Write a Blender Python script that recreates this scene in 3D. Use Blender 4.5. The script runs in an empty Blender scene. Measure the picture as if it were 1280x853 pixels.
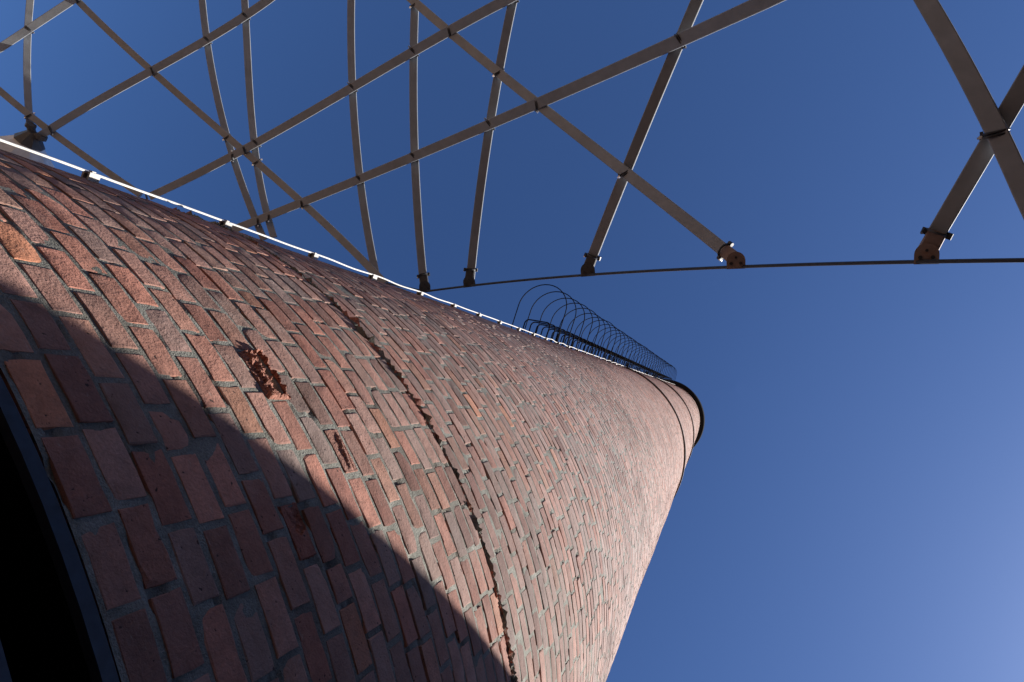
import bpy, math, random
import numpy as np
from mathutils import Matrix, Vector, noise

random.seed(7)
rng = np.random.default_rng(11)
R_ = math.radians

# ------------------------------------------------------------------ camera
CAM_H = 1.6                      # eye height above the paving
W, H, FPX = 1280.0, 853.0, 871.9
YAW, PIT, ROL = 0.6456, 1.2548, 1.7739
f_ = np.array([math.cos(PIT)*math.cos(YAW), math.cos(PIT)*math.sin(YAW), math.sin(PIT)])
r0 = np.array([math.sin(YAW), -math.cos(YAW), 0.0]); u0 = np.cross(r0, f_)
r_ = math.cos(ROL)*r0 + math.sin(ROL)*u0
u_ = -math.sin(ROL)*r0 + math.cos(ROL)*u0
EYE = np.array([0, 0, CAM_H])
scene = bpy.context.scene
cam = bpy.data.cameras.new('camera')
cam.sensor_width = 36.0; cam.lens = FPX/W*36.0
cam.clip_start = 0.02; cam.clip_end = 3000
camo = bpy.data.objects.new('camera', cam)
scene.collection.objects.link(camo)
m = Matrix.Identity(4)
for i in range(3):
    m[i][0], m[i][1], m[i][2], m[i][3] = r_[i], u_[i], -f_[i], EYE[i]
camo.matrix_world = m
scene.camera = camo

# ------------------------------------------------------------------ sky, sun, exposure
SUN_AZ, SUN_EL = R_(-126), R_(42.25)
world = bpy.data.worlds.new('World'); scene.world = world; world.use_nodes = True
nt = world.node_tree; nt.nodes.clear()
sky = nt.nodes.new('ShaderNodeTexSky'); sky.sky_type = 'NISHITA'; sky.sun_disc = False
sky.sun_elevation = SUN_EL; sky.sun_rotation = math.pi/2 - SUN_AZ
sky.altitude = 0; sky.air_density = 1.0; sky.dust_density = 0.9; sky.ozone_density = 6.8
bg = nt.nodes.new('ShaderNodeBackground'); bg.inputs['Strength'].default_value = 0.0565
wo = nt.nodes.new('ShaderNodeOutputWorld')
gm_ = nt.nodes.new('ShaderNodeGamma'); gm_.inputs[1].default_value = 1.32
sc_ = nt.nodes.new('ShaderNodeVectorMath'); sc_.operation = 'SCALE'; sc_.inputs['Scale'].default_value = .65
nt.links.new(sky.outputs[0], gm_.inputs[0]); nt.links.new(gm_.outputs[0], sc_.inputs[0]); nt.links.new(sc_.outputs[0], bg.inputs['Color']); nt.links.new(bg.outputs[0], wo.inputs['Surface'])
sun = bpy.data.lights.new('sun', 'SUN'); sun.energy = 5.0; sun.angle = R_(0.53); sun.color = (1.0, 0.945, 0.875)
suno = bpy.data.objects.new('sun', sun); scene.collection.objects.link(suno)
sdir = Vector((math.cos(SUN_EL)*math.cos(SUN_AZ), math.cos(SUN_EL)*math.sin(SUN_AZ), math.sin(SUN_EL)))
suno.rotation_euler = sdir.to_track_quat('Z', 'Y').to_euler(); suno.location = (-20, -20, 30)
scene.view_settings.view_transform = 'Standard'; scene.view_settings.look = 'None'
scene.view_settings.exposure = 1.3; scene.view_settings.gamma = 1.0
scene.render.engine = 'CYCLES'
scene.render.resolution_x = 1024; scene.render.resolution_y = 682

# ------------------------------------------------------------------ helpers
C = scene.collection
def new_mat(name):
    mt = bpy.data.materials.new(name); mt.use_nodes = True
    t = mt.node_tree; b = t.nodes['Principled BSDF']
    return mt, t, b
class NT:
    def __init__(s, t): s.t = t
    def n(s, kind, **kw):
        nd = s.t.nodes.new(kind)
        for k, v in kw.items(): setattr(nd, k, v)
        return nd
    def l(s, a, b): s.t.links.new(a, b)
    def math(s, op, a, b=None, c=None, clamp=False):
        nd = s.n('ShaderNodeMath', operation=op, use_clamp=clamp)
        for i, v in enumerate((a, b, c)):
            if v is None: continue
            if isinstance(v, (int, float)): nd.inputs[i].default_value = v
            else: s.l(v, nd.inputs[i])
        return nd.outputs[0]
    def noise(s, vec, scale, detail=3, rough=.55, dist=0):
        nd = s.n('ShaderNodeTexNoise'); s.l(vec, nd.inputs['Vector'])
        nd.inputs['Scale'].default_value = scale; nd.inputs['Detail'].default_value = detail
        nd.inputs['Roughness'].default_value = rough; nd.inputs['Distortion'].default_value = dist
        return nd.outputs['Fac']
    def ramp(s, fac, stops, interp='LINEAR'):
        nd = s.n('ShaderNodeValToRGB'); s.l(fac, nd.inputs[0]); cr = nd.color_ramp; cr.interpolation = interp
        while len(cr.elements) < len(stops): cr.elements.new(.5)
        for e, (p, c) in zip(cr.elements, stops):
            e.position = p; e.color = (c, c, c, 1) if isinstance(c, (int, float)) else (*c, 1)
        return nd.outputs[0]
    def mix(s, fac, a, b, mode='MIX'):
        nd = s.n('ShaderNodeMix', data_type='RGBA', blend_type=mode)
        for sock, v in ((nd.inputs[0], fac), (nd.inputs[6], a), (nd.inputs[7], b)):
            if isinstance(v, (int, float)): sock.default_value = v
            elif isinstance(v, tuple): sock.default_value = (*v, 1)
            else: s.l(v, sock)
        return nd.outputs[2]
    def bump(s, h, strength, dist, normal=None):
        nd = s.n('ShaderNodeBump'); nd.inputs['Strength'].default_value = strength
        nd.inputs['Distance'].default_value = dist; s.l(h, nd.inputs['Height'])
        if normal is not None: s.l(normal, nd.inputs['Normal'])
        return nd.outputs[0]
def pos(k): return k.n('ShaderNodeNewGeometry').outputs['Position']

def brick_material(name, broken=False):
    mt, t, b = new_mat(name); k = NT(t); P = pos(k)
    ga = k.n('ShaderNodeAttribute', attribute_name='tone')
    oa = k.n('ShaderNodeAttribute', attribute_name='tone', attribute_type='OBJECT')
    tone = k.math('ADD', ga.outputs['Fac'], oa.outputs['Fac'])
    t2 = k.math('FRACT', k.math('MULTIPLY', tone, 37.17))
    t3 = k.math('FRACT', k.math('MULTIPLY', tone, 91.7))
    base = k.ramp(tone, [(0, (.250, .098, .072)), (.16, (.325, .132, .094)), (.34, (.390, .166, .118)),
                         (.52, (.430, .194, .140)), (.68, (.345, .196, .160)), (.84, (.385, .180, .125)), (.89, (.450, .185, .100)),
                         (.93, (.290, .188, .160)), (1, (.235, .132, .110))])
    v = k.ramp(t2, [(0, .56), (.25, .84), (.7, 1.06), (1, 1.36)])
    base = k.mix(1.0, base, v, 'MULTIPLY')
    n1 = k.noise(P, 26, 5, .62); n2 = k.noise(P, 140, 3, .6); n3 = k.noise(P, 7, 4, .6)
    base = k.mix(1.0, base, k.ramp(n1, [(.25, .70), (.55, 1.0), (.8, 1.18)]), 'MULTIPLY')
    base = k.mix(1.0, base, k.ramp(n2, [(.3, .82), (.7, 1.14)]), 'MULTIPLY')
    if not broken:
        # grey lime film and grime, in patches
        film = k.math('MULTIPLY', k.ramp(k.noise(P, 4.2, 6, .68), [(.46, 0), (.66, 1)]),
                      k.ramp(n1, [(.35, .15), (.65, 1)]))
        film = k.math('MULTIPLY', film, k.ramp(t3, [(0, .04), (.55, .18), (1, .62)]))
        base = k.mix(film, base, (.330, .275, .245))
        la = k.n('ShaderNodeAttribute', attribute_name='pale_tone'); lo = k.n('ShaderNodeAttribute', attribute_name='pale_tone', attribute_type='OBJECT')
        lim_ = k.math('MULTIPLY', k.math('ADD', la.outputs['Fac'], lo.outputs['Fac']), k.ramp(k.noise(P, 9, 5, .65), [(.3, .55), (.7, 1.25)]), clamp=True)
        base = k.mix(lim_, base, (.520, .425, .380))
        base = k.mix(k.math('MULTIPLY', k.ramp(k.math('FRACT', k.math('MULTIPLY', tone, 53.3)), [(.70, 0), (.84, .34), (1, .66)]), k.ramp(n1, [(.3, .6), (.65, 1)])), base, (.345, .275, .245))
        # mortar smears across the faces
        sm = k.n('ShaderNodeMapping'); k.l(P, sm.inputs['Vector']); sm.inputs['Scale'].default_value = (9, 9, 34)
        sm.inputs['Rotation'].default_value = (.3, .25, 0)
        sme = k.ramp(k.noise(sm.outputs[0], 1.9, 5, .7, .6), [(.64, 0), (.72, .55)])
        base = k.mix(sme, base, (.42, .37, .33))
        dark = k.ramp(k.noise(P, 1.3, 5, .6), [(.50, 0), (.72, .55)])
        base = k.mix(dark, base, (.135, .095, .085))
        ds = k.n('ShaderNodeAttribute', attribute_name='dirt_shade'); do = k.n('ShaderNodeAttribute', attribute_name='dirt_shade', attribute_type='OBJECT')
        dirt_shade = k.math('MULTIPLY', k.math('ADD', ds.outputs['Fac'], do.outputs['Fac']), k.ramp(k.noise(P, 3.1, 4), [(.3, .5), (.7, 1)]))
        base = k.mix(dirt_shade, base, (.150, .105, .095))
        pits = k.ramp(k.noise(P, 70, 2, .5), [(.26, 1), (.31, 0)])
        base = k.mix(pits, base, (.06, .035, .03))
    k.l(base, b.inputs['Base Color'])
    b.inputs['Roughness'].default_value = .88; b.inputs['Diffuse Roughness'].default_value = .6
    b.inputs['Specular IOR Level'].default_value = .22
    h = k.math('ADD', k.math('MULTIPLY', n3, .5), k.math('ADD', k.math('MULTIPLY', n1, .7), k.math('MULTIPLY', n2, .35)))
    k.l(k.bump(h, .8, .008 if not broken else .02), b.inputs['Normal'])
    return mt
M = {}
M['brick'] = brick_material('brick_clay')
M['broken'] = brick_material('broken_brick_clay', True)

mt, t, b = new_mat('lime_mortar'); k = NT(t); P = pos(k)
c = k.ramp(k.noise(P, 14, 5, .62), [(.25, (.105, .105, .090)), (.5, (.180, .180, .158)), (.78, (.270, .266, .238))])
c = k.mix(k.ramp(k.noise(P, 2.2, 4), [(.48, 0), (.70, .7)]), c, (.10, .088, .074))
c = k.mix(1.0, c, k.ramp(k.noise(P, 160, 2), [(.3, .75), (.7, 1.12)]), 'MULTIPLY')
k.l(c, b.inputs['Base Color']); b.inputs['Roughness'].default_value = .95; b.inputs['Specular IOR Level'].default_value = .15
k.l(k.bump(k.math('ADD', k.noise(P, 60, 4, .65), k.noise(P, 220, 2)), .8, .0035), b.inputs['Normal'])
M['mortar'] = mt

def metal(name, col, rough, metallic=0., var=.12, scale=30, bump=.0, rust=None, rust_lo=.6):
    mt, t, b = new_mat(name); k = NT(t); P = pos(k)
    c = k.mix(1.0, col, k.ramp(k.noise(P, scale, 4), [(.3, 1-var), (.7, 1+var)]), 'MULTIPLY')
    c = k.mix(1.0, c, k.ramp(k.noise(P, 2.3, 4), [(.3, 1-var), (.7, 1+var*.6)]), 'MULTIPLY')
    if rust: c = k.mix(k.ramp(k.noise(P, 9, 6, .7), [(rust_lo, 0), (rust_lo+.12, .8)]), c, rust)
    k.l(c, b.inputs['Base Color'])
    k.l(k.ramp(k.noise(P, 45, 3), [(.3, max(.02, rough-.1)), (.7, min(1, rough+.12))]), b.inputs['Roughness'])
    b.inputs['Metallic'].default_value = metallic
    if bump: k.l(k.bump(k.noise(P, 90, 4), bump, .003), b.inputs['Normal'])
    return mt
M['tube'] = metal('grey_lath_paint', (.19, .20, .212), .6, 0, .09, 12, .15)
M['clamp'] = metal('dark_clamp_steel', (.035, .034, .036), .5, .3, .2)
M['bolt'] = metal('zinc_bolt', (.75, .75, .73), .28, .9, .1)
M['foot_brown'] = metal('brown_foot', (.19, .13, .108), .6, 0, .15, 40, .2, (.18, .085, .05), .56)
M['foot_dark'] = metal('dark_foot', (.045, .043, .043), .55, 0, .15)  # darker colour for the feet further along the rod and the mast lugs
M['cable'] = metal('dark_edge_rod', (.020, .021, .026), .45, .3, .15)
M['galv'] = metal('galvanised_bar', (.48, .47, .45), .6, .15, .10, 60, .1)
M['galv_bracket'] = metal('galvanised_bracket', (.30, .285, .265), .65, .15, .3, 60, .2)
M['ladder'] = metal('black_ladder_iron', (.007, .008, .012), .9, 0, .2); M['ladder'].node_tree.nodes['Principled BSDF'].inputs['Specular IOR Level'].default_value = .1
M['band'] = metal('dark_iron_band', (.035, .026, .023), .7, .2, .2)
M['cap'] = metal('black_cap_iron', (.008, .008, .009), .95, 0, .2); M['cap'].node_tree.nodes['Principled BSDF'].inputs['Specular IOR Level'].default_value = .05
M['flange'] = metal('blue_grey_steel', (.014, .018, .030), .6, .0, .2, 20)
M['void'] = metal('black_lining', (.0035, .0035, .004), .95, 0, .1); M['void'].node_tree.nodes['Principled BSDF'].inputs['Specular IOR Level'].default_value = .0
M['cone'] = metal('weathered_zinc_sheet', (.52, .52, .51), .6, .0, .18, 9, .1)
M['plinth'] = metal('grey_concrete', (.30, .29, .27), .95, 0, .18, 8, .5)
M['plaster'] = metal('ochre_plaster', (.20, .17, .14), .95, 0, .14, 5, .4)
M['roof'] = metal('red_roof_tile', (.26, .10, .065), .85, 0, .2, 11, .4)
M['wood'] = metal('brown_window_wood', (.11, .075, .05), .7, 0, .2)
mt, t, b = new_mat('window_glass'); b.inputs['Base Color'].default_value = (.02, .025, .03, 1); b.inputs['Roughness'].default_value = .05; M['glass'] = mt
mt, t, b = new_mat('paving'); k = NT(t); P = pos(k)
bt = k.n('ShaderNodeTexBrick'); k.l(P, bt.inputs['Vector']); bt.inputs['Scale'].default_value = 4
bt.inputs['Color1'].default_value = (.25, .155, .105, 1); bt.inputs['Color2'].default_value = (.30, .19, .13, 1); bt.inputs['Mortar'].default_value = (.10, .08, .065, 1)
k.l(k.mix(1.0, bt.outputs[0], k.ramp(k.noise(P, 3, 5), [(.3, .8), (.7, 1.15)]), 'MULTIPLY'), b.inputs['Base Color']); b.inputs['Roughness'].default_value = .9
M['paving'] = mt

def mesh_np(name, V, quads=None, tris=None, smooth=True):
    me = bpy.data.meshes.new(name)
    V = np.asarray(V, dtype=np.float32)
    loops, starts = [], []
    n = 0
    for F, w in ((quads, 4), (tris, 3)):
        if F is None or len(F) == 0: continue
        F = np.asarray(F, dtype=np.int32)
        starts.append(np.arange(len(F), dtype=np.int32)*w + n); loops.append(F.ravel()); n += F.size
    L = np.concatenate(loops); S = np.concatenate(starts)
    me.vertices.add(len(V)); me.vertices.foreach_set('co', V.ravel())
    me.loops.add(len(L)); me.loops.foreach_set('vertex_index', L)
    me.polygons.add(len(S)); me.polygons.foreach_set('loop_start', S)
    me.polygons.foreach_set('use_smooth', np.full(len(S), smooth, dtype=bool))
    me.update(calc_edges=True); me.validate()
    return me
def attr(me, name, arr):
    a = me.attributes.new(name, 'FLOAT', 'POINT'); a.data.foreach_set('value', np.asarray(arr, dtype=np.float32))
def obj(name, me, mat=None, parent=None, mw=None):
    if mat is not None and len(me.materials) == 0: me.materials.append(mat)
    o = bpy.data.objects.new(name, me); C.objects.link(o)
    if parent is not None: o.parent = parent
    if mw is not None: o.matrix_basis = mw
    return o
def thing(name, label, cat, loc=(0, 0, 0), group=None):
    o = bpy.data.objects.new(name, None); C.objects.link(o); o.location = loc; o.empty_display_size = .3
    o['label'] = label; o['category'] = cat
    if group: o['group'] = group
    return o
class MB:
    """collects swept and boxy shapes into one mesh"""
    def __init__(s): s.V = []; s.Q = []; s.T = []; s.n = 0
    def add(s, V, Q=(), T=()):
        V = np.asarray(V, float)
        s.V.append(V)
        if len(Q): s.Q.append(np.asarray(Q)+s.n)
        if len(T): s.T.append(np.asarray(T)+s.n)
        s.n += len(V)
    def box(s, c, ax, ay, az, hx, hy, hz):
        c, ax, ay, az = (np.asarray(v, float) for v in (c, ax, ay, az))
        V = [c+ax*hx*i+ay*hy*j+az*hz*l for l in (-1, 1) for j in (-1, 1) for i in (-1, 1)]
        s.add(V, [(0, 2, 3, 1), (4, 5, 7, 6), (0, 1, 5, 4), (2, 6, 7, 3), (0, 4, 6, 2), (1, 3, 7, 5)])
    def sweep(s, pts, rad, sides=8, closed=False, caps=True):
        P = np.asarray(pts, float); n = len(P)
        T = np.gradient(P, axis=0) if not closed else (np.roll(P, -1, 0)-np.roll(P, 1, 0))
        T /= np.linalg.norm(T, axis=1)[:, None]
        a = np.array([0, 0, 1.]) if abs(T[0][2]) < .9 else np.array([1., 0, 0])
        N = np.cross(T[0], a); N /= np.linalg.norm(N)
        rad = np.broadcast_to(np.asarray(rad, float), (n,))
        V = []
        th = np.arange(sides)*2*math.pi/sides
        for i in range(n):
            N = N - T[i]*(N@T[i]); N /= np.linalg.norm(N); B = np.cross(T[i], N)
            V.append(P[i]+rad[i]*(np.cos(th)[:, None]*N+np.sin(th)[:, None]*B))
        V = np.concatenate(V)
        Q = []
        for i in range(n if closed else n-1):
            j = (i+1) % n
            for q in range(sides):
                q2 = (q+1) % sides
                Q.append((i*sides+q, i*sides+q2, j*sides+q2, j*sides+q))
        Tt = []
        if caps and not closed:
            V = np.concatenate([V, P[:1], P[-1:]]); a0, a1 = n*sides, n*sides+1
            for q in range(sides):
                q2 = (q+1) % sides
                Tt.append((a0, q2, q)); Tt.append((a1, (n-1)*sides+q, (n-1)*sides+q2))
        s.add(V, Q, Tt)
    def lath(s, pts, w, th, centre, ch=.005):
        P = np.asarray(pts, float); n = len(P)
        T = np.gradient(P, axis=0); T /= np.linalg.norm(T, axis=1)[:, None]
        prof = [(-w/2, -th/2+ch), (-w/2+ch, -th/2), (w/2-ch, -th/2), (w/2, -th/2+ch), (w/2, th/2-ch), (w/2-ch, th/2), (-w/2+ch, th/2), (-w/2, th/2-ch)]
        V, Q = [], []
        for i in range(n):
            N = P[i]-centre; N = N-T[i]*(N@T[i]); N /= np.linalg.norm(N); B_ = np.cross(N, T[i])
            for (x, y) in prof: V.append(P[i]+B_*x+N*y)
        for i in range(n-1):
            for q in range(8):
                q2 = (q+1) % 8; Q.append((i*8+q, i*8+q2, (i+1)*8+q2, (i+1)*8+q))
        o = (n-1)*8
        Q += [(0, 3, 2, 1), (0, 7, 4, 3), (4, 7, 6, 5), (o, o+1, o+2, o+3), (o, o+3, o+4, o+7), (o+4, o+5, o+6, o+7)]
        s.add(V, Q)
    def build(s, name, mat, parent=None, smooth=True, mw=None, auto=True):
        me = mesh_np(name, np.concatenate(s.V), np.concatenate(s.Q) if s.Q else None, np.concatenate(s.T) if s.T else None, smooth)
        if smooth and auto: sharp(me)
        return obj(name, me, mat, parent, mw)
def sharp(me, ang=.7):
    try: me.set_sharp_from_angle(angle=ang)
    except Exception: pass

def unproject(x, y, depth):
    """a photo direction at a depth (m along the view axis) -> world point"""
    return EYE + (f_ + r_*(x-W/2)/FPX + u_*(H/2-y)/FPX)*depth
def project(Pw):
    d = np.asarray(Pw)-EYE; z = d@f_
    return np.stack([W/2+FPX*(d@r_)/z, H/2-FPX*(d@u_)/z], -1), z

# ------------------------------------------------------------------ ground
gm = MB(); g = 400.0
gm.add([(-g, -g, 0), (g, -g, 0), (g, g, 0), (-g, g, 0)], [(0, 1, 2, 3)])
go = gm.build('ground', M['paving'], smooth=False); go['kind'] = 'structure'; go['label'] = 'grey paved yard around the chimney foot'

# ------------------------------------------------------------------ chimney
AX = np.array([3.5, 0.0])
RC, TAPER = 0.7018*3.5, 0.025
def rad(z): return RC - TAPER*(np.asarray(z)-CAM_H)         # z in world metres
Z0 = CAM_H + 0.916
PITCH = 0.0885
ZTOP = CAM_H + 32.6
NC = int((ZTOP-Z0)/PITCH)
ZTOP = Z0 + NC*PITCH
LEDGE = 19
chimney = thing('chimney', 'tall round tapering red brick chimney with iron bands and a black cap', 'chimney', (AX[0], AX[1], 0))
A_T = math.acos(-0.7018)          # bearing (from the axis) of the lightning conductor

def cyl(R, a, z):                  # chimney-local point
    return np.stack([R*np.cos(a), R*np.sin(a), z+0*R], -1)

# --- the mortar core
def wob(a, z):                     # courses are not perfectly level, the shaft not perfectly round
    return .0045*np.sin(3*a+z*1.7)+.003*np.sin(7*a+1.3*z+1)+.002*np.sin(17*a+z*.9)
def rwob(a, z):
    return .004*np.sin(4*a+z*.8)+.003*np.sin(9*a-z*1.9)
def value_noise(a, z, su, sz, seed):
    g_ = np.random.default_rng(seed).random((64, 64))
    x = a*su; y = z*sz
    xi = np.floor(x).astype(int); yi = np.floor(y).astype(int); fx = x-xi; fy = y-yi
    fx = fx*fx*(3-2*fx); fy = fy*fy*(3-2*fy)
    q = lambda i, j: g_[i % 64, j % 64]
    return (q(xi, yi)*(1-fx)+q(xi+1, yi)*fx)*(1-fy)+(q(xi, yi+1)*(1-fx)+q(xi+1, yi+1)*fx)*fy
def core_patch(a0, a1, z0, z1, da, dz, fine):
    na = max(2, int(round((a1-a0)/da))+1); nz = max(2, int(round((z1-z0)/dz))+1)
    a = np.linspace(a0, a1, na); z = np.linspace(z0, z1, nz)
    Az, Zz = np.meshgrid(a, z)
    Rr = rad(Zz) + rwob(Az, Zz) - .0021
    if fine:
        nn = value_noise(Az, Zz, 60, 25, 1)*.5+value_noise(Az, Zz, 170, 66, 2)*.35+value_noise(Az, Zz, 8, 4, 3)*.4
        Rr = Rr + (nn-.70)*.0016
        op = value_noise(Az, Zz, 14, 22, 8)*.6+value_noise(Az, Zz, 45, 90, 9)*.4
        Rr = Rr - .008*np.clip((op-.67)/.08, 0, 1)
        lz = Z0+LEDGE*PITCH+wob(Az, Zz)
        Rr = Rr - np.where((Zz-lz < .009) & (Zz-lz > -.016), .024*np.clip(.3+1.4*value_noise(Az, Zz, 26, 1, 5), 0, 1), 0)
        cz = Z0+(LEDGE+4)*PITCH+wob(Az, Zz)             # an open crack in one bed joint higher up
        Rr = Rr - np.where((np.abs(Zz-cz) < .009) & (Az > 3.10) & (Az < 3.42), .03, 0)
        for (sa, sz_, sw, sh_) in SPALL_AT:
            Rr = Rr - np.where((np.abs(Az-sa)*RC < sw) & (np.abs(Zz-sz_) < sh_), .16, 0)
    V = cyl(Rr.ravel(), Az.ravel(), Zz.ravel())
    i = np.arange(na-1)[None]+np.arange(nz-1)[:, None]*na; i = i.ravel()
    return V, np.stack([i, i+1, i+na+1, i+na], -1)
# --- the bricks
bricks = []      # (course, a_centre, z_centre, width, height)
ph = 0.0
JC = int((CAM_H+1.625-Z0)/PITCH)     # the course with the broken brick
for j in range(NC):
    zc = Z0+(j+.5)*PITCH
    sec = (j//42)*42
    n = int(round(2*math.pi*float(rad(Z0+sec*PITCH))/.172))
    ph = .5*(j % 2) + .10*math.sin(j*.23) + random.uniform(-.05, .05)
    if j == JC: ph = (2.906/(2*math.pi/n)) % 1 - .5
    short = rng.random(n) < (.035 if j != JC else 0)                        # some header bats are shorter
    wt = np.where(short, .60, 1.0); wt = np.concatenate([wt, np.ones(int(round(short.sum()*.4)))]); n = len(wt)
    w = 2*math.pi/wt.sum()
    edge = (np.concatenate([[0], np.cumsum(wt)[:-1]])+ph)*w + rng.normal(0, .0018, n)
    for q in range(n):
        e0 = edge[q]; e1 = edge[(q+1) % n] + (2*math.pi if q == n-1 else 0)
        bricks.append((j, (e0+e1)/2, zc, (e1-e0)*float(rad(zc)), PITCH))
B = np.array(bricks)
B[:, 1] = np.mod(B[:, 1], 2*math.pi)
NBR = len(B)
joint_h = rng.uniform(.0145, .0205, NBR); joint_v = rng.uniform(.0135, .0180, NBR)
bw = B[:, 3]-joint_h; bh = B[:, 4]-joint_v
far = B[:, 2] > Z0+9
bh[far] = B[far, 4]-.011; bw[far] = B[far, 3]-.010
LR = (B[:, 0] == LEDGE-1); UR = (B[:, 0] == LEDGE)
zsh = np.zeros(NBR)
cutl = rng.uniform(.0, .013, NBR); cutu = rng.uniform(.0, .006, NBR)
bh[LR] -= cutl[LR]; zsh[LR] -= cutl[LR]/2; bh[UR] -= cutu[UR]; zsh[UR] += cutu[UR]/2
B[:, 2] += zsh
off = np.clip(rng.normal(.0003, .0008, NBR), -.0006, .0022)
tu = rng.normal(0, .003, NBR); tv = rng.normal(0, .005, NBR)
tone = np.clip(rng.beta(1.15, 1.15, NBR), .003, .997)
# dirtier courses just above the ledge; grazing shade painted in near the conductor
dirt_shade = np.zeros(NBR)
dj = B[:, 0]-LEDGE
dirt_shade += np.where((dj >= 0) & (dj < 9), .55*np.exp(-dj/4.0), 0)*rng.uniform(.3, 1.2, NBR)
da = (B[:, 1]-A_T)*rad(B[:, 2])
dirt_shade += np.clip(.95*np.exp(-np.abs(da)/.34), 0, 1)*rng.uniform(.5, 1.1, NBR)
dirt_shade = np.clip(dirt_shade, 0, .85)

# paler tone: slight on the low courses, stronger higher up and toward one side
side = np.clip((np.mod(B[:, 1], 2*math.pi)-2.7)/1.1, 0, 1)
pale_tone = np.clip(.03+.40*np.clip((B[:, 2]-CAM_H-1.6)/5.0, 0, 1)+.26*side, 0, .62)*rng.uniform(.55, 1.35, NBR)

# template: 4x3 front grid, chamfer ring, back ring
gu = np.array([-.5, -.17, .17, .5]); gv = np.array([-.5, 0, .5])
front = [(x, y) for y in gv for x in gu]
per = [0, 1, 2, 3, 7, 11, 10, 9, 8, 4]
fq = [(r*4+c, r*4+c+1, (r+1)*4+c+1, (r+1)*4+c) for r in range(2) for c in range(3)]
for q in range(10):
    q2 = (q+1) % 10
    fq.append((per[q], 12+q, 12+q2, per[q2])); fq.append((12+q, 22+q, 22+q2, 12+q2))
fq = np.array(fq); fq = fq[:, ::-1].copy()
FU = np.array([p[0] for p in front]); FV = np.array([p[1] for p in front])
isper = np.zeros(12, bool); isper[per] = True
iscorner = np.zeros(12, bool); iscorner[[0, 3, 8, 11]] = True
def brick_shape(rg, w, h, n):
    """n bricks: local tangent x, up y, outward d arrays, shape (n, 32)"""
    w = np.asarray(w)[:, None]; h = np.asarray(h)[:, None]
    ch = rg.uniform(.0010, .0024, (n, 1))
    x = FU[None]*w; y = FV[None]*h
    sx = np.sign(FU)*(np.abs(FU) > .4); sy = np.sign(FV)*(np.abs(FV) > .4)
    jit = rg.normal(0, .0013, (n, 12))
    chip = np.where(iscorner[None] & (rg.random((n, 12)) < .08), rg.uniform(.003, .012, (n, 12)), 0)
    nick = np.where(isper[None] & ~iscorner[None] & (rg.random((n, 12)) < .06), rg.uniform(.002, .006, (n, 12)), 0)
    cut = ch+chip+nick+np.abs(jit)
    xi = x-sx*cut; yi = y-sy*(cut*.8)
    d = rg.normal(0, .0005, (n, 12))-np.where(isper[None], .0004+.15*(chip+nick), 0)
    xo = x[:, per]-(sx[per]*(.25*(chip+nick)[:, per]))+rg.normal(0, .0009, (n, 10))
    yo = y[:, per]-(sy[per]*(.25*(chip+nick)[:, per]))+rg.normal(0, .0012, (n, 10))
    do = -ch*.9-.4*(chip+nick)[:, per]+rg.normal(0, .0006, (n, 10))
    X = np.concatenate([xi, xo, xo], 1); Y = np.concatenate([yi, yo, yo], 1)
    D = np.concatenate([d, do, np.full((n, 10), -.07)], 1)
    return X, Y, D

# which bricks get spalled open (found by where they are on the wall)
def find_brick(a, z):
    dd = ((B[:, 1]-a)*RC)**2+((B[:, 2]-z)*1.6)**2
    return int(dd.argmin())
spalls = [(find_brick(2.906, Z0+(JC+.5)*PITCH), 'cavity'), 
          (find_brick(3.035, CAM_H+1.812), 'ridge'),
          (find_brick(3.116, CAM_H+1.475), 'hollow')]
sp_idx = {}
for i, kd in spalls: sp_idx.setdefault(i, kd)

SPALL_AT = [(B[i, 1], B[i, 2]+(.006 if kd == 'cavity' else 0), (bw[i]*1.16 if kd == 'cavity' else bw[i])/2-.014, (bh[i]*1.42 if kd == 'cavity' else bh[i])/2-.012) for i, kd in spalls]
core = MB()
ZF = Z0+4.0
core.add(*core_patch(R_(122), R_(238), Z0, ZF, .0045, .0105, True))
core.add(*core_patch(R_(238), R_(482), Z0, ZF, .05, .25, False))
core.add(*core_patch(R_(122), R_(482), ZF, ZTOP, .04, .5, False))
core.build('mortar_core', M['mortar'], chimney, auto=False)

# 300 bricks that show largest become parts of their own
Rz = rad(B[:, 2])
pc = np.stack([AX[0]+Rz*np.cos(B[:, 1]), AX[1]+Rz*np.sin(B[:, 1]), B[:, 2]], -1)
px, dep = project(pc)
view = EYE-pc; dist = np.linalg.norm(view, axis=1)
nrm = np.stack([np.cos(B[:, 1]), np.sin(B[:, 1]), np.full(NBR, TAPER)], -1)
cosv = (view*nrm).sum(1)/dist
inside = (px[:, 0] > -30) & (px[:, 0] < W+30) & (px[:, 1] > -30) & (px[:, 1] < H+30) & (dep > .1) & (cosv > 0)
score = np.where(inside, cosv/dist**2, -1)
order = np.argsort(-score)
singles = [i for i in order if i not in sp_idx][:300]
single = np.zeros(NBR, bool); single[singles] = True
for i in sp_idx: single[i] = True

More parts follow.
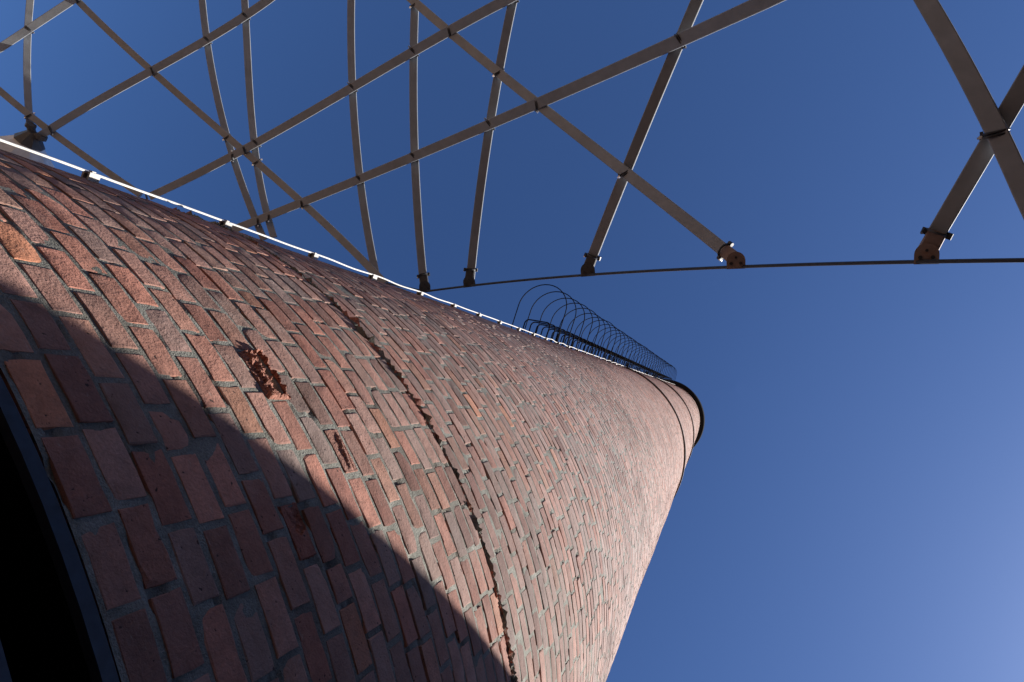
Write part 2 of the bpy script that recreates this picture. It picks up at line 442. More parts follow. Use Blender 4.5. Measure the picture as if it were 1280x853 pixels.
NVAR = 40
var_me = []
vrg = np.random.default_rng(5)
for v_ in range(NVAR):
    wv, hv = .155, .073
    X, Y, D = brick_shape(vrg, np.array([wv]), np.array([hv]), 1)
    D = D - X**2/(2*RC)
    me = mesh_np('brick', np.stack([X[0], Y[0], D[0]], -1), fq); me.materials.append(M['brick'])
    sharp(me, .30)
    var_me.append((me, wv, hv))
def frame(i, o=0.0):
    a, z = B[i, 1], B[i, 2]; zz = z+float(wob(a, z)); Rr = float(rad(zz))+float(rwob(a, zz))+o
    t_ = np.array([-math.sin(a), math.cos(a), 0]); n_ = np.array([math.cos(a), math.sin(a), TAPER]); n_ /= np.linalg.norm(n_)
    up = np.cross(n_, t_)
    up = -up if up[2] < 0 else up
    return np.array([Rr*math.cos(a), Rr*math.sin(a), zz]), t_, up, n_
for q, i in enumerate(singles):
    me, wv, hv = var_me[q % NVAR]
    c_, t_, up, n_ = frame(i, off[i])
    # small tilt
    n2 = n_ - t_*tu[i] - up*tv[i]; n2 /= np.linalg.norm(n2); t2 = np.cross(up, n2); t2 /= np.linalg.norm(t2); u2 = np.cross(n2, t2)
    mw = Matrix.Identity(4)
    fl = 1
    for e in range(3):
        mw[e][0], mw[e][1], mw[e][2], mw[e][3] = t2[e]*bw[i]/wv*fl, u2[e]*bh[i]/hv*fl, n2[e], c_[e]
    o = obj('brick', me, None, chimney, mw)
    o['tone'] = float(tone[i]); o['dirt_shade'] = float(dirt_shade[i]); o['pale_tone'] = float(pale_tone[i])

rest = np.where(~single)[0]
n = len(rest)
srg = np.random.default_rng(21)
Xl, Yl, Dl = brick_shape(srg, bw[rest], bh[rest], n)
worn = (srg.random(n) < .035) & (B[rest, 2] < Z0+9)
Dl[:, :12] -= np.where(worn, srg.uniform(.001, .002, n), 0)[:, None]
ac = B[rest, 1][:, None]; zc = B[rest, 2][:, None]
zz = zc+Yl+wob(ac, zc); Rm = rad(zz)+rwob(ac, zc)
Dd = Dl + off[rest][:, None] + tu[rest][:, None]*Xl + tv[rest][:, None]*Yl
aa = ac + Xl/Rm
V = cyl((Rm+Dd).ravel(), aa.ravel(), zz.ravel())
Q = (fq[None]+(np.arange(n)*32)[:, None, None])
lod = (np.abs(B[rest, 1]-math.pi) > R_(56))          # the far side keeps every brick but drops its side skirts
Q = np.concatenate([Q[~lod].reshape(-1, 4), Q[lod][:, [q for q in range(26) if q < 6 or q % 2 == 0]].reshape(-1, 4)])
me = mesh_np('brickwork', V, Q)
attr(me, 'tone', np.repeat(tone[rest], 32)); attr(me, 'dirt_shade', np.repeat(dirt_shade[rest], 32)); attr(me, 'pale_tone', np.repeat(pale_tone[rest], 32))
sharp(me, .30)
bo = obj('brickwork', me, M['brick'], chimney); bo['kind'] = 'stuff'; bo['label'] = 'upper and far courses of small weathered red header bricks'

# --- spalled bricks: dense ragged faces
def spall(i, kind):
    nu, nv = 46, 26
    w, h = bw[i], bh[i]
    if kind == 'cavity': w, h = w*1.16, h*1.42
    u = np.linspace(-.5, .5, nu); v = np.linspace(-.5, .5, nv)
    U, Vv = np.meshgrid(u, v)
    d = np.zeros_like(U)
    for yy in range(nv):
        for xx in range(nu):
            p3 = Vector((U[yy, xx]*w*42+i*.37, Vv[yy, xx]*h*42, i*1.7))
            fr = noise.fractal(p3, .9, 2.1, 4); fr2 = noise.fractal(p3*3.1, .8, 2.1, 3)
            uu, vv = U[yy, xx], Vv[yy, xx]
            if kind == 'cavity':
                lim = .02+.16*math.sin(uu*9+1)*.4+.14*fr-.20*uu
                inside_ = vv > lim and abs(uu) < .42+.07*fr and vv < .42+.06*fr2
                d[yy, xx] = (-.095+.02*fr) if inside_ else ((.004+.013*fr+.005*fr2) if vv > lim-.34 else (-.004+.006*fr))
            elif kind == 'half':
                lim = -.05-.9*uu+.25*fr
                d[yy, xx] = (-.004+.005*fr+.003*fr2) if (vv > lim) else (.001*fr)
            elif kind in ('ridge', 'ridge2'):
                band = abs(vv-.12+.25*uu+.10*fr)
                d[yy, xx] = .007*math.exp(-(band/.13)**2)+.003*fr*(band < .3) - (.004 if (band > .17 and band < .23+.05*fr and vv > .12-.25*uu) else 0) + .001*fr2
            else:
                inside_ = (uu*1.4+.35)**2+(vv*1.1-.15)**2 < .16+.09*fr
                d[yy, xx] = (-.008+.007*fr) if inside_ else (.0015*fr)
    edge_ = np.minimum(.5-np.abs(U), .5-np.abs(Vv)*1)
    if kind != 'cavity': d *= np.clip((.5-np.abs(U))/.22, 0, 1)*np.clip((.5-np.abs(Vv))/.14, 0, 1)
    d -= np.where(edge_ < .012, .006, 0)
    X = U*w; Y = Vv*h
    jx = rng.normal(0, .0006, X.shape)
    Vt = np.stack([X+jx, Y+jx, d], -1).reshape(-1, 3)
    idx = np.arange(nu-1)[None]+np.arange(nv-1)[:, None]*nu; idx = idx.ravel()
    Qs = np.stack([idx, idx+1, idx+nu+1, idx+nu], -1)
    ring = list(range(nu))+[r*nu+nu-1 for r in range(1, nv)]+[(nv-1)*nu+c for c in range(nu-2, -1, -1)]+[r*nu for r in range(nv-2, 0, -1)]
    bk = Vt[ring].copy(); bk[:, 2] = -.13
    nb = len(Vt); Vt = np.concatenate([Vt, bk])
    Qr = [(ring[(q+1) % len(ring)], ring[q], nb+q, nb+(q+1) % len(ring)) for q in range(len(ring))]
    me = mesh_np('broken_brick', Vt, np.concatenate([Qs, np.array(Qr)]), None, False)
    c_, t_, up, n_ = frame(i, 0.0)
    if kind == 'cavity': c_ = c_+up*.006+n_*.004
    mw = Matrix.Identity(4)
    for e in range(3): mw[e][0], mw[e][1], mw[e][2], mw[e][3] = t_[e], up[e], n_[e], c_[e]
    o = obj('broken_brick', me, M['broken'] if kind in ('cavity', 'ridge') else M['brick'], chimney, mw)
    o['tone'] = {'cavity': .52, 'ridge': .60, 'half': .5, 'hollow': .1, 'ridge2': .45}.get(kind, float(tone[i])); o['dirt_shade'] = 0.0
    o['label'] = {'cavity': 'brick broken open to a jagged dark hollow'}.get(kind, 'spalled brick with a ragged face')
for i, kd in sp_idx.items(): spall(i, kd)

# --- crumbled joint along the ledge: uncountable crumbs of mortar and brick
def crumbs(count, name, mat, label):
    cr = MB(); crt = []
    for q in range(count):
        a = random.uniform(R_(126), R_(234)); z = Z0+LEDGE*PITCH; z += float(wob(a, z))+random.gauss(-.006, .010)
        s = random.uniform(.004, .012) if random.random() < .7 else random.uniform(.012, .022)
        Rr = float(rad(z))-random.uniform(-.002, .036)
        c_ = np.array([Rr*math.cos(a), Rr*math.sin(a), z]); t_ = np.array([-math.sin(a), math.cos(a), 0]); n_ = np.array([math.cos(a), math.sin(a), 0])
        Vq = []
        for (x, y, zq) in ((1, 0, 0), (-1, 0, 0), (0, 1, 0), (0, -1, 0), (0, 0, 1), (0, 0, -1)):
            k_ = s*random.uniform(.5, 1.3)
            Vq.append(c_+t_*x*k_*1.9+n_*y*k_+np.array([0, 0, 1])*zq*k_*.8+np.array([random.gauss(0, s*.25) for _ in range(3)]))
        cr.add(Vq, [], [(0, 2, 4), (2, 1, 4), (1, 3, 4), (3, 0, 4), (2, 0, 5), (1, 2, 5), (3, 1, 5), (0, 3, 5)])
        crt += [random.random()]*6
    co = cr.build(name, mat, chimney, smooth=False); co['kind'] = 'stuff'; co['label'] = label
    attr(co.data, 'tone', crt)
crumbs(700, 'brick_crumbs', M['broken'], 'red brick crumbs in the crumbling joint ringing the shaft')
crumbs(1500, 'mortar_crumbs', M['mortar'], 'grey mortar crumbs in the crumbling joint ringing the shaft')

# --- iron bands, cap, base
def ring_profile(prof, seg=160):
    th_ = np.arange(seg)*2*math.pi/seg; n_ = len(prof); V = []
    for (R, z) in prof: V.append(cyl(np.full(seg, R), th_, np.full(seg, z)))
    V = np.concatenate(V); Q = []
    for p in range(n_-1):
        for s in range(seg):
            s2 = (s+1) % seg; Q.append((p*seg+s, p*seg+s2, (p+1)*seg+s2, (p+1)*seg+s))
    return V, Q
def band(name, z, h, out, mat, prof=None):
    mb = MB(); R = float(rad(z))
    mb.add(*ring_profile(prof or [(R-.03, z-h/2), (R+out, z-h/2), (R+out, z+h/2), (R-.03, z+h/2)]))
    return mb.build(name, mat, chimney)
for z, h in ((CAM_H+4.657*3.5, .075), (CAM_H+6.496*3.5, .085)):
    bn = band('iron_band', z, h, .036, M['band'])
    # tightening lug on the shaded side
zt = ZTOP; R = float(rad(zt))
band('cap_ring', zt, 0, 0, M['cap'], [(R-.05, zt-.30), (R+.17, zt-.24), (R+.19, zt-.20), (R+.19, zt+.30), (R+.02, zt+.36), (R-.45, zt+.36), (R-.45, zt-.6)])
band('corbel_course', zt-1.6, 0, 0, M['band'], [(float(rad(zt-1.6))-.03, zt-1.62), (float(rad(zt-1.6))+.012, zt-1.62), (float(rad(zt-1.6))+.012, zt-1.56), (float(rad(zt-1.6))-.03, zt-1.56)])
# base: flange under the brickwork, black recess, second flange, plinth
zb = Z0; R = float(rad(zb))
col = MB(); col.add(*ring_profile([(R-.55, zb-.006), (R+.002, zb-.006), (R+.002, zb-.034), (R-.55, zb-.034)])); col.build('steel_flange', M['flange'], chimney)
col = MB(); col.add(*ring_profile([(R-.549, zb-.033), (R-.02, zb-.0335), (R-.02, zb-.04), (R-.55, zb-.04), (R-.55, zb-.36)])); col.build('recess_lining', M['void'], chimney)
z2 = CAM_H+.752
col = MB(); col.add(*ring_profile([(R-.52, z2), (R+.002, z2), (R+.002, z2-.034), (R-.52, z2-.034)])); col.build('steel_flange', M['flange'], chimney)
col = MB(); col.add(*ring_profile([(R-.55, z2-.036), (R-.01, z2-.036), (R-.01, .25), (R+.15, .2), (R+.15, 0)])); col.build('plinth', M['plinth'], chimney)

# ------------------------------------------------------------------ lightning conductor
lc = thing('lightning_conductor', 'bright galvanised bar clipped to the brick chimney from base to cap', 'lightning rod', (AX[0], AX[1], 0))
def wall_frame(z, a):
    R = float(rad(z)); n_ = np.array([math.cos(a), math.sin(a), 0]); t_ = np.array([-math.sin(a), math.cos(a), 0])
    return R, n_, t_
HOOP_Z = [CAM_H+z for z in (1.959, 2.691, 3.425, 4.128, 4.877, 5.567, 6.209, 6.844, 7.533, 8.152, 8.775, 9.464)]+[CAM_H+9.464+.655*q for q in range(1, 40)]
HOOP_Z = [z for z in HOOP_Z if z < ZTOP-.35]
mb = MB(); pts = []
Vb, Qb = [], []
zs = np.arange(CAM_H+.2, ZTOP+.1, .08)
A_ROD = A_T+.035
for q, z in enumerate(zs):
    R, n_, t_ = wall_frame(z, A_ROD)
    sag = .006*math.sin((z-HOOP_Z[0])/.69*2*math.pi)*(.4+.6*math.sin(z*1.3)) if z > CAM_H+1 else 0
    if z > CAM_H+9: sag *= 2
    c_ = n_*(R+.030+sag*.7)+t_*sag*.7+np.array([0, 0, z])
    Vb.append(c_)
mb.sweep(Vb, .0048, 8); mb.build('bar', M['galv'], lc)
up = np.array([0, 0, 1.])
bme = None
for q, z in enumerate([HOOP_Z[0]-.70, *HOOP_Z]):
    R, n_, t_ = wall_frame(z, A_ROD)
    if bme is None:
        mb = MB()
        mb.box((0, 0, .012), (1, 0, 0), (0, 1, 0), (0, 0, 1), .010, .008, .026)      # stem (x tangent, y up, z out)
        mb.box((0, 0, .028), (1, 0, 0), (0, 1, 0), (0, 0, 1), .019, .021, .004)     # face plate
        mb.box((.0155, 0, .016), (1, 0, 0), (0, 1, 0), (0, 0, 1), .005, .022, .012)
        mb.box((-.0155, 0, .016), (1, 0, 0), (0, 1, 0), (0, 0, 1), .005, .022, .012)
        mb.sweep([(0, .008, .031), (0, .008, .037)], .006, 6)
        bo_ = mb.build('bracket', M['galv_bracket'], lc); bme = bo_.data
    else: bo_ = obj('bracket', bme, None, lc)
    mw = Matrix.Identity(4); c_ = n_*R+up*z; tl = random.gauss(0, .06)
    t2 = t_*math.cos(tl)+up*math.sin(tl); u2 = up*math.cos(tl)-t_*math.sin(tl)
    for e in range(3): mw[e][0], mw[e][1], mw[e][2], mw[e][3] = t2[e], u2[e], n_[e], c_[e]
    bo_.matrix_basis = mw

# ------------------------------------------------------------------ caged ladder of step irons
lad = thing('caged_ladder', 'black iron rungs and safety hoops climbing the upper chimney side', 'ladder', (AX[0], AX[1], 0))
HW = .355
SKEW = .14          # the hoops lean a little to one side
def u_bar(z, hw, depth, rr, rc, arc):
    """horizontal U from wall to wall, chimney-local"""
    R = float(rad(z)); ac = A_T-HW/R
    n_ = np.array([math.cos(ac), math.sin(ac), 0]); t_ = np.array([-math.sin(ac), math.cos(ac), 0])
    base = n_*R+up*z
    wn = math.sqrt(R*R-hw*hw)-R-.06
    P = [(hw, wn), (hw, wn+.05)]
    if arc:
        s0 = depth-hw
        P += [(hw, s0*q/3) for q in range(1, 3)]
        P += [(hw*math.cos(t), s0+hw*math.sin(t)) for t in np.linspace(0, math.pi, 19)]
        P += [(-hw, s0*q/3) for q in (2, 1)]
    else:
        P += [(hw, depth-rc)]
        P += [(hw-rc+rc*math.cos(t), depth-rc+rc*math.sin(t)) for t in np.linspace(.2, math.pi/2, 5)]
        P += [(-hw+rc+rc*math.cos(t), depth-rc+rc*math.sin(t)) for t in np.linspace(math.pi/2, math.pi-.2, 5)]
        P += [(-hw, depth-rc)]
    P += [(-hw, wn+.05), (-hw, wn)]
    mb = MB(); jz = random.gauss(0, .006)
    mb.sweep([base+t_*(x+SKEW*max(y, 0))+n_*y+up*(jz*(y > 0)) for x, y in P], rr, 7)
    return mb
for z in HOOP_Z[11:]: u_bar(z+.18, HW, .79+random.gauss(0, .006), .0075, 0, True).build('safety_hoop', M['ladder'], lad)
z = HOOP_Z[11]+.2
while z < ZTOP-.3:
    u_bar(z, .19, .25, .0095, .06, False).build('rung', M['ladder'], lad); z += .336

# ------------------------------------------------------------------ tube lattice
TX = [-300, 0, 300, 450, 520, 610, 700, 800, 900, 1200, 1500]
TW = [8.3, 8.5, 9.0, 9.8, 10.4, 11.3, 13.0, 14.7, 16.8, 22.6, 28.0]
tck = np.poly1d(np.polyfit(TX, TW, 4))
def depth_at(x): return .076*FPX/float(tck(x))
lattice_nodes = {
 'a1': [(0, 59), (34, 40), (84, 4)], 'a2': [(50, 170), (63, 162), (187, 90), (259, 50), (306.5, 19.7), (333, 2)],
 'a3': [(188, 247), (197, 240), (294, 192), (318, 181), (440.6, 110), (516.5, 65), (560, 39), (634, 0)],
 'a4': [(272, 296), (300, 283), (332, 271), (374.5, 254.5), (450.5, 223.6), (518, 195), (608, 158), (670, 132), (849, 49), (960, 1)],
 'b1': [(38, 0), (34.5, 40), (36.6, 140), (38, 163)],
 'b2': [(253, 0), (258, 50), (284, 169), (291, 194), (303, 237), (321, 276), (330, 300)],
 'b3': [(305, 0), (308, 20), (316, 175), (321, 198), (328, 240), (334, 268), (342, 297)],
 'b4': [(439, 0), (440.5, 108), (450, 224), (470, 342), (472, 354)],
 'b5': [(519, 0), (517, 64), (518.5, 195), (530, 358)],
 'b6': [(641, 0), (625, 90), (611, 158), (588, 350)],
 'b7': [(873, 0), (849, 48), (783, 216), (735, 334)],
 'b8': [(1286, 96), (1244, 166), (1159, 312)],
 'c1': [(0, 114), (36.6, 143), (63, 165), (152, 227), (176, 244)],
 'c2': [(97, 0), (187, 90), (278, 163), (304, 187), (322, 202), (374.5, 254.5), (470, 344), (482, 354)],
 'c3': [(513, -2), (560, 39), (625, 90), (670, 131), (783, 216), (916, 322)],
 'c4': [(1157, 0), (1195, 68), (1244, 160), (1279, 238)],
}
GAP = {'a': -.042, 'b': .042, 'c': 0.0}
SHELL_C = EYE - r_*.32 - u_*(-.06)
DIA = {'a': .080, 'b': .072, 'c': .074}
lat = thing('lattice_canopy', 'open overhead lattice of grey laths clamped at their crossings, beside the brick chimney', 'lattice', (0, 0, 0))
def fit_line(nodes):
    P = np.array(nodes, float); s = np.concatenate([[0], np.cumsum(np.hypot(*np.diff(P, axis=0).T))])
    deg = 1 if len(P) < 4 else (2 if len(P) < 5 else 3)
    return np.poly1d(np.polyfit(s, P[:, 0], deg)), np.poly1d(np.polyfit(s, P[:, 1], deg)), s[-1]
paths, curves = {}, {}
for key, nd in lattice_nodes.items():
    fx, fy, L = fit_line(nd)
    curves[key] = (fx, fy, L)
    n = 28
    ss = np.linspace(0, L, n)
    pts = [unproject(fx(s), fy(s), depth_at(fx(s))+GAP[key[0]]*1.0) for s in ss]
    # beyond the frame the tubes run on and bend down to the ground
    def run_down(P0, P1):
        d = (P0-P1)/np.linalg.norm(P0-P1); out = []; s = 0; p = P0.copy()
        while p[2] > -.05 and s < 26:
            s += .35; d = d+np.array([0, 0, -.048]); d /= np.linalg.norm(d); p = p+d*.35; out.append(p.copy())
        return out
    y0, y1 = nd[0][1], nd[-1][1]
    if key in ('a1', 'a2', 'a3', 'a4'): pts = pts+run_down(pts[-1], pts[-2])
    elif key in ('b1', 'b2', 'b3', 'b4', 'b5', 'b6', 'b7', 'b8', 'c1', 'c2', 'c3', 'c4'): pts = run_down(pts[0], pts[1])[::-1]+pts
    if key in ('a1', 'c4'):
        e = run_down(pts[-1], pts[-2]) if key == 'c4' else run_down(pts[0], pts[1])
        pts = pts+e if key == 'c4' else e[::-1]+pts
    paths[key] = np.array(pts)
    mb = MB(); mb.lath(pts, DIA[key[0]], .034, SHELL_C, .004)
    mb.build('lath', M['tube'], lat, smooth=False)

# crossings -> clamps
def line_at(key, s): fx, fy, L = curves[key]; return np.array([fx(s), fy(s)])
def crossing(k1, k2):
    s1 = np.linspace(-15, curves[k1][2]+15, 160); s2 = np.linspace(-15, curves[k2][2]+15, 160)
    P1 = np.stack([line_at(k1, s) for s in s1]); P2 = np.stack([line_at(k2, s) for s in s2])
    d = np.hypot(P1[:, None, 0]-P2[None, :, 0], P1[:, None, 1]-P2[None, :, 1])
    i, j = np.unravel_index(d.argmin(), d.shape)
    if d[i, j] > 4: return None
    return s1[i], s2[j], P1[i]
def tangent(key, s, g):
    a = line_at(key, s-4); b = line_at(key, s+4)
    v = unproject(*b, depth_at(b[0])+g)-unproject(*a, depth_at(a[0])+g)
    return v/np.linalg.norm(v)
keys = list(lattice_nodes)
for i1 in range(len(keys)):
    for i2 in range(i1+1, len(keys)):
        k1, k2 = keys[i1], keys[i2]
        if k1[0] == k2[0]: continue
        cx = crossing(k1, k2)
        if cx is None or (k1, k2) in (('b4', 'c2'),): continue
        s1, s2, p2 = cx
        g1, g2 = GAP[k1[0]], GAP[k2[0]]
        X1 = unproject(p2[0], p2[1], depth_at(p2[0])+g1); X2 = unproject(p2[0], p2[1], depth_at(p2[0])+g2)
        X = (X1+X2)/2; nv_ = X2-X1; sep = np.linalg.norm(nv_)
        nv_ = (X-EYE)/np.linalg.norm(X-EYE)
        ta = tangent(k1 if g1 < g2 else k2, s1 if g1 < g2 else s2, 0)
        tb = tangent(k2 if g1 < g2 else k1, s2 if g1 < g2 else s1, 0)
        if ta@tb < 0: tb = -tb
        ax_ = ta*.8+tb*.35; ax_ /= np.linalg.norm(ax_)
        mm = np.cross(nv_, ax_); mm /= np.linalg.norm(mm)
        # strap round both tubes: rounded loop in the (mm, nv_) plane
        hw_, hn = .043, .024+sep/2
        loop = []
        for t in np.linspace(0, 2*math.pi, 28, endpoint=False):
            cs, sn = math.cos(t), math.sin(t)
            loop.append(X+mm*hw_*math.copysign(abs(cs)**.55, cs)+nv_*hn*math.copysign(abs(sn)**.55, sn))
        mb = MB(); mb.sweep(loop, .0058, 7, closed=True)
        mb.sweep([p+ax_*.014 for p in loop], .0045, 6, closed=True)
        mb.box(X+mm*(hw_+.005), mm, nv_, ax_, .006, hn*.5, .014)
        cl = mb.build('clamp', M['clamp'], lat)
        for sgn in (1, -1):
            if sgn < 0 and random.random() < .6: continue
            bb = MB(); e = X+mm*sgn*(hw_+.004)-nv_*.02+ax_*.01
            bb.sweep([e, e+mm*sgn*.012], .010, 6); bb.sweep([e, e+mm*sgn*.018], .005, 6)
            bb.build('bolt', M['bolt'], cl)

# edge rod carrying the tube feet
rod_px = [(1700, 330), (1500, 325), (1280, 325.5), (1158, 327.5), (920, 333.5), (735, 344.5), (588, 356.5), (532, 365)]
fx = np.poly1d(np.polyfit([p[0] for p in rod_px], [p[1] for p in rod_px], 4))
edge_pts = [unproject(x, float(fx(x)), depth_at(x)) for x in np.linspace(1640, 532, 60)]
edge_pts += [unproject(x, y, d) for x, y, d in ((500, 358, 6.6), (470, 351, 6.85), (380, 321, 7.25), (265, 282, 7.5), (150, 256, 7.7), (36, 218, 7.9))]
# the near end runs down to a ground anchor
def run_rod(P0, P1):
    d = (P0-P1)/np.linalg.norm(P0-P1); out = []; p = P0.copy()
    for _ in range(60):
        d = d+np.array([0, 0, -.10]); d /= np.linalg.norm(d); p = p+d*.3; out.append(p.copy())
        if p[2] < -.05: break
    return out
edge_pts = run_rod(edge_pts[0], edge_pts[1])[::-1]+edge_pts
mb = MB(); mb.sweep(edge_pts, .0095, 8); mb.build('edge_rod', M['cable'], lat)

def foot(key, px_, end_first, mat, size=1.0):
    x0, y0 = px_
    Pc = unproject(x0, float(fx(x0)) if x0 > 531 else y0, depth_at(x0)+GAP[key[0]])
    Pa = unproject(x0+8, float(fx(x0+8)) if x0 > 531 else y0, depth_at(x0+8)+GAP[key[0]])
    tc = Pa-Pc; nv0 = (Pc-EYE)/np.linalg.norm(Pc-EYE); tc = tc-nv0*(tc@nv0); tc /= np.linalg.norm(tc)
    fxk, fyk, L = curves[key]
    nvw = (Pc-EYE)/np.linalg.norm(Pc-EYE)
    P_end = unproject(fxk(L), fyk(L), depth_at(fxk(L))+GAP[key[0]]); P_in = unproject(fxk(L-30), fyk(L-30), depth_at(fxk(L-30))+GAP[key[0]])
    tt = P_in-P_end; tt /= np.linalg.norm(tt)
    upd = np.cross(nvw, tc); upd /= np.linalg.norm(upd)
    if upd@tt < 0: upd = -upd
    nn = np.cross(tc, upd); nn /= np.linalg.norm(nn)
    if nn@nvw > 0: nn = -nn                     # faces the viewer's side
    w = .056*size
    mb = MB()
    outl = [(-w, -.010)]+[(w*math.cos(t), .038*size+w*1.0*math.sin(t)) for t in np.linspace(math.pi, 0, 13)]+[(w, -.010)]
    for dz in (0, 1):
        pass
    for lay in (.036, -.026):                    # two cheek plates
        base = Pc+nn*lay
        A_ = [base+tc*x+upd*y for x, y in outl]; Bk = [p-nn*.010 for p in A_]
        nO = len(outl)
        Vp = A_+Bk+[base+upd*.02, base+upd*.02-nn*.010]
        Q_ = [(q, (q+1) % nO, nO+(q+1) % nO, nO+q) for q in range(nO)]
        T_ = [(2*nO, (q+1) % nO, q) for q in range(nO)]+[(2*nO+1, nO+q, nO+(q+1) % nO) for q in range(nO)]
        mb.add(Vp, Q_, T_)
    mb.box(Pc+upd*(-.004), tc, upd, nn, w*.98, .007, .034)
    pl = mb.build('foot_plate', mat, lat)
    bb = MB()
    for bx, by in ((-.5*w, .022*size), (.5*w, .022*size)):
        c0 = Pc+tc*bx+upd*by+nn*.036
        bb.sweep([c0-nn*.004, c0+nn*.006], .0105*size, 6)
    c0 = Pc+upd*.058*size+nn*.036; bb.sweep([c0-nn*.004, c0+nn*.004], .008*size, 6)
    bb.build('bolt', M['clamp'], pl)
    # sleeve on the tube end with a pinch bolt
    sl = MB(); top = Pc+upd*.045*size
    axis = P_in-top; axis /= np.linalg.norm(axis)
    sl.lath([top-axis*.02, top+axis*.06*size, top+axis*.120*size], DIA[key[0]]*1.04, .044, SHELL_C, .006)
    so = sl.build('sleeve', mat, lat)
    sc = MB(); cc = top+axis*.112*size; sd = np.cross(axis, nvw); sd /= np.linalg.norm(sd); n3 = np.cross(sd, axis)
    rr = DIA[key[0]]/2*1.16
    sc.sweep([cc+(sd*math.cos(t)+n3*math.sin(t))*rr for t in np.linspace(0, 2*math.pi, 20, endpoint=False)], .006, 6, closed=True)
    for sg in (1, -1):
        qq = cc+sd*sg*(rr+.006)-axis*.010*(sg > 0); sc.sweep([qq-axis*.014, qq+axis*.014], .013, 8); sc.sweep([qq-n3*.02, qq+n3*.02], .009, 6)
    sc.build('pinch_collar', M['clamp'], so)
    b2 = MB(); e = cc+sd*(rr+.012)-axis*.022; b2.sweep([e-n3*.012, e+n3*.012], .006, 6); b2.build('bolt', M['bolt'], so)
foot('b8', (1158, 327), False, M['foot_brown'], .85)
foot('c3', (920, 333.5), False, M['foot_brown'], .9)
foot('b7', (735, 344.5), False, M['foot_dark'], .9)
foot('b6', (587, 357), False, M['foot_dark'], .9)
foot('b5', (531, 363), False, M['foot_dark'], .9)

# ------------------------------------------------------------------ leaning mast with a conical head
tip = unproject(43, 166, 7.85); hb = unproject(25, 201, 7.95)
ms = thing('support_mast', 'grey sheet metal cone head on a post behind the brick chimney', 'mast', (hb[0], hb[1], 0))
org = np.array([hb[0], hb[1], 0])
axm = tip-hb; Lm = np.linalg.norm(axm); axm /= Lm
a_ = np.cross(axm, [0, 0, 1.]); a_ /= np.linalg.norm(a_); b_ = np.cross(axm, a_)
def revolve(prof, seg, name, mat, parent, smooth=True):
    V, Q = [], []
    for s, R in prof:
        for q in range(seg):
            t = q*2*math.pi/seg; V.append(hb-org+axm*s+(a_*math.cos(t)+b_*math.sin(t))*R)
    for p in range(len(prof)-1):
        for q in range(seg):
            q2 = (q+1) % seg; Q.append((p*seg+q, p*seg+q2, (p+1)*seg+q2, (p+1)*seg+q))
    mb = MB(); mb.add(V, Q); return mb.build(name, mat, parent, smooth)
revolve([(-.16, .0), (-.16, .30), (-.12, .44), (0, .42), (Lm*.62, .16), (Lm*.92, .07), (Lm*.92, 0)], 9, 'cone_head', M['cone'], ms, False)
revolve([(Lm*.64, .155), (Lm*.66, .162), (Lm*.92, .085), (Lm, .06), (Lm, .0)], 9, 'cap_plate', M['foot_dark'], ms, False)
for lx, ly in ((38, 158), (52, 172)):
    e = unproject(lx, ly, 7.83)-org; kn = MB(); kn.sweep([hb-org+axm*Lm*.9, e], .042, 8); kn.sweep([e-(axm)*.02, e+axm*.03], .055, 8)
    kn.build('lath_lug', M['foot_dark'], ms)
mb = MB(); mb.sweep([hb-org-axm*.1, hb-org-axm*.1-up*.6, (0, 0, hb[2]-1.6), (0, 0, 0)], [.10, .11, .12, .14], 16); mb.build('post', M['cone'], ms)
# ------------------------------------------------------------------ the neighbouring house whose eave throws the shadow
nP = np.array([.043, .732, .680]); cP = np.array([1.1372, .2167, 1.661])
hdir = np.array([nP[1], -nP[0], 0]); hdir /= np.linalg.norm(hdir)
E0 = np.array([-2.0, -3.05, 0]); E0[2] = cP[2]-(nP[0]*(E0[0]-cP[0])+nP[1]*(E0[1]-cP[1]))/nP[2]+CAM_H
back = np.array([hdir[1], -hdir[0], 0]); back = -back if back[1] > 0 else back
hs = thing('house', 'plain plastered house whose eave shades the chimney foot', 'house', (E0[0], E0[1], 0))
O = np.array([0, 0, 0.]); EZ = E0[2]
X0, X1, DEP = -15.0, 6.0, 7.0
mid = (X0+X1)/2; hl = (X1-X0)/2
mb = MB(); mb.box(hdir*mid+back*(.45+DEP/2)+up*(EZ-.25)/2, hdir, back, up, hl-.3, DEP/2, (EZ-.25)/2); mb.build('wall', M['plaster'], hs)
mb = MB()
def roofpt(x, y, z): return hdir*x+back*y+up*z
ridge_y, ridge_z = .45+DEP/2, EZ+1.4
Vr = [roofpt(X0, 0, EZ), roofpt(X1, 0, EZ), roofpt(X1, ridge_y, ridge_z), roofpt(X0, ridge_y, ridge_z), roofpt(X1, 2*ridge_y, EZ), roofpt(X0, 2*ridge_y, EZ)]
Vr += [v-up*.16 for v in Vr]
mb.add(Vr, [(0, 1, 2, 3), (3, 2, 4, 5), (6, 9, 8, 7), (9, 11, 10, 8), (0, 6, 7, 1), (5, 4, 10, 11), (0, 3, 9, 6), (3, 5, 11, 9), (1, 7, 8, 2), (2, 8, 10, 4)])
mb.build('roof', M['roof'], hs, smooth=False)
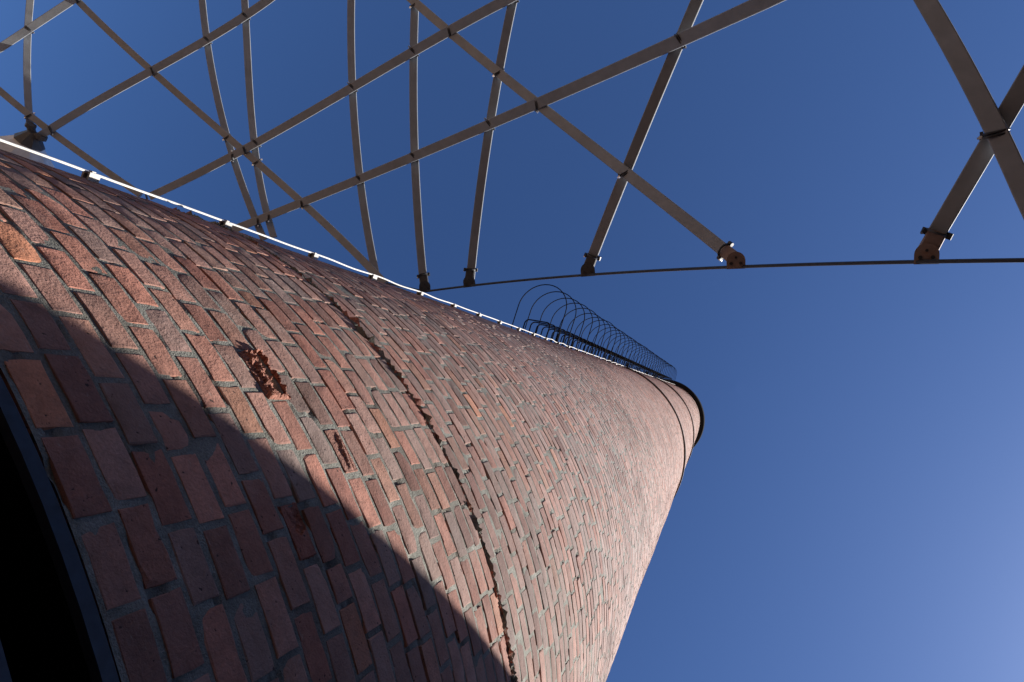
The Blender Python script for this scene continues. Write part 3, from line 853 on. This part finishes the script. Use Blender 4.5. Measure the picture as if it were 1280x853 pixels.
for wx in (-6.2, -3.6, -1.0, 1.6):
    for wz in (1.7, 4.7):
        mb = MB(); c_ = hdir*wx+back*.44+up*wz
        for sx in (-.5, .5): mb.box(c_+hdir*sx, hdir, back, up, .05, .05, .75)
        for sz in (-.75, 0, .75): mb.box(c_+up*sz, hdir, back, up, .549, .045, .045)
        wo_ = mb.build('window', M['wood'], hs, smooth=False)
        mb = MB(); mb.box(c_+back*.005, hdir, back, up, .48, .01, .72); mb.build('pane', M['glass'], wo_, smooth=False)
mb = MB(); mb.box(hdir*3.6+back*.44+up*1.05, hdir, back, up, .48, .04, 1.05); mb.build('door', M['wood'], hs, smooth=False)

# ------------------------------------------------------------------ unseen block added behind the viewer to keep skylight off the shade
sh = thing('skylight_blocker', 'unseen plastered block added to cut skylight opposite the chimney', 'skylight_blocker', (-7.5, 5.0, 0))
ex, ey = np.array([1., 0, 0]), np.array([0, 1., 0])
mb = MB(); mb.box((-2.5, 0, 2.9), ex, ey, up, 2.5, 8.0, 2.9); mb.build('wall', M['plaster'], sh, smooth=False)
mb = MB()
Vr = [(.35, -8.3, 5.80), (.35, 8.3, 5.80), (-2.5, 8.3, 7.0), (-2.5, -8.3, 7.0), (-5.35, 8.3, 5.80), (-5.35, -8.3, 5.80)]
Vr = [np.array(v) for v in Vr]+[np.array(v)-up*-.15 for v in Vr]
mb.add(Vr, [(0, 3, 2, 1), (3, 5, 4, 2), (6, 7, 8, 9), (9, 8, 10, 11), (0, 1, 7, 6), (5, 11, 10, 4), (0, 6, 9, 3), (3, 9, 11, 5), (1, 2, 8, 7), (2, 4, 10, 8)])
mb.build('roof', M['roof'], sh, smooth=False)
for wy in (-6, -3, 0, 3, 6):
    mb = MB(); c_ = np.array([.01, wy, 3.4])
    for sy in (-.55, .55): mb.box(c_+ey*sy, ey, ex, up, .05, .05, .8)
    for sz in (-.8, 0, .8): mb.box(c_+up*sz, ey, ex, up, .599, .045, .045)
    wo_ = mb.build('window', M['wood'], sh, smooth=False)
    mb = MB(); mb.box(c_, ey, ex, up, .52, .02, .76); mb.build('pane', M['glass'], wo_, smooth=False)
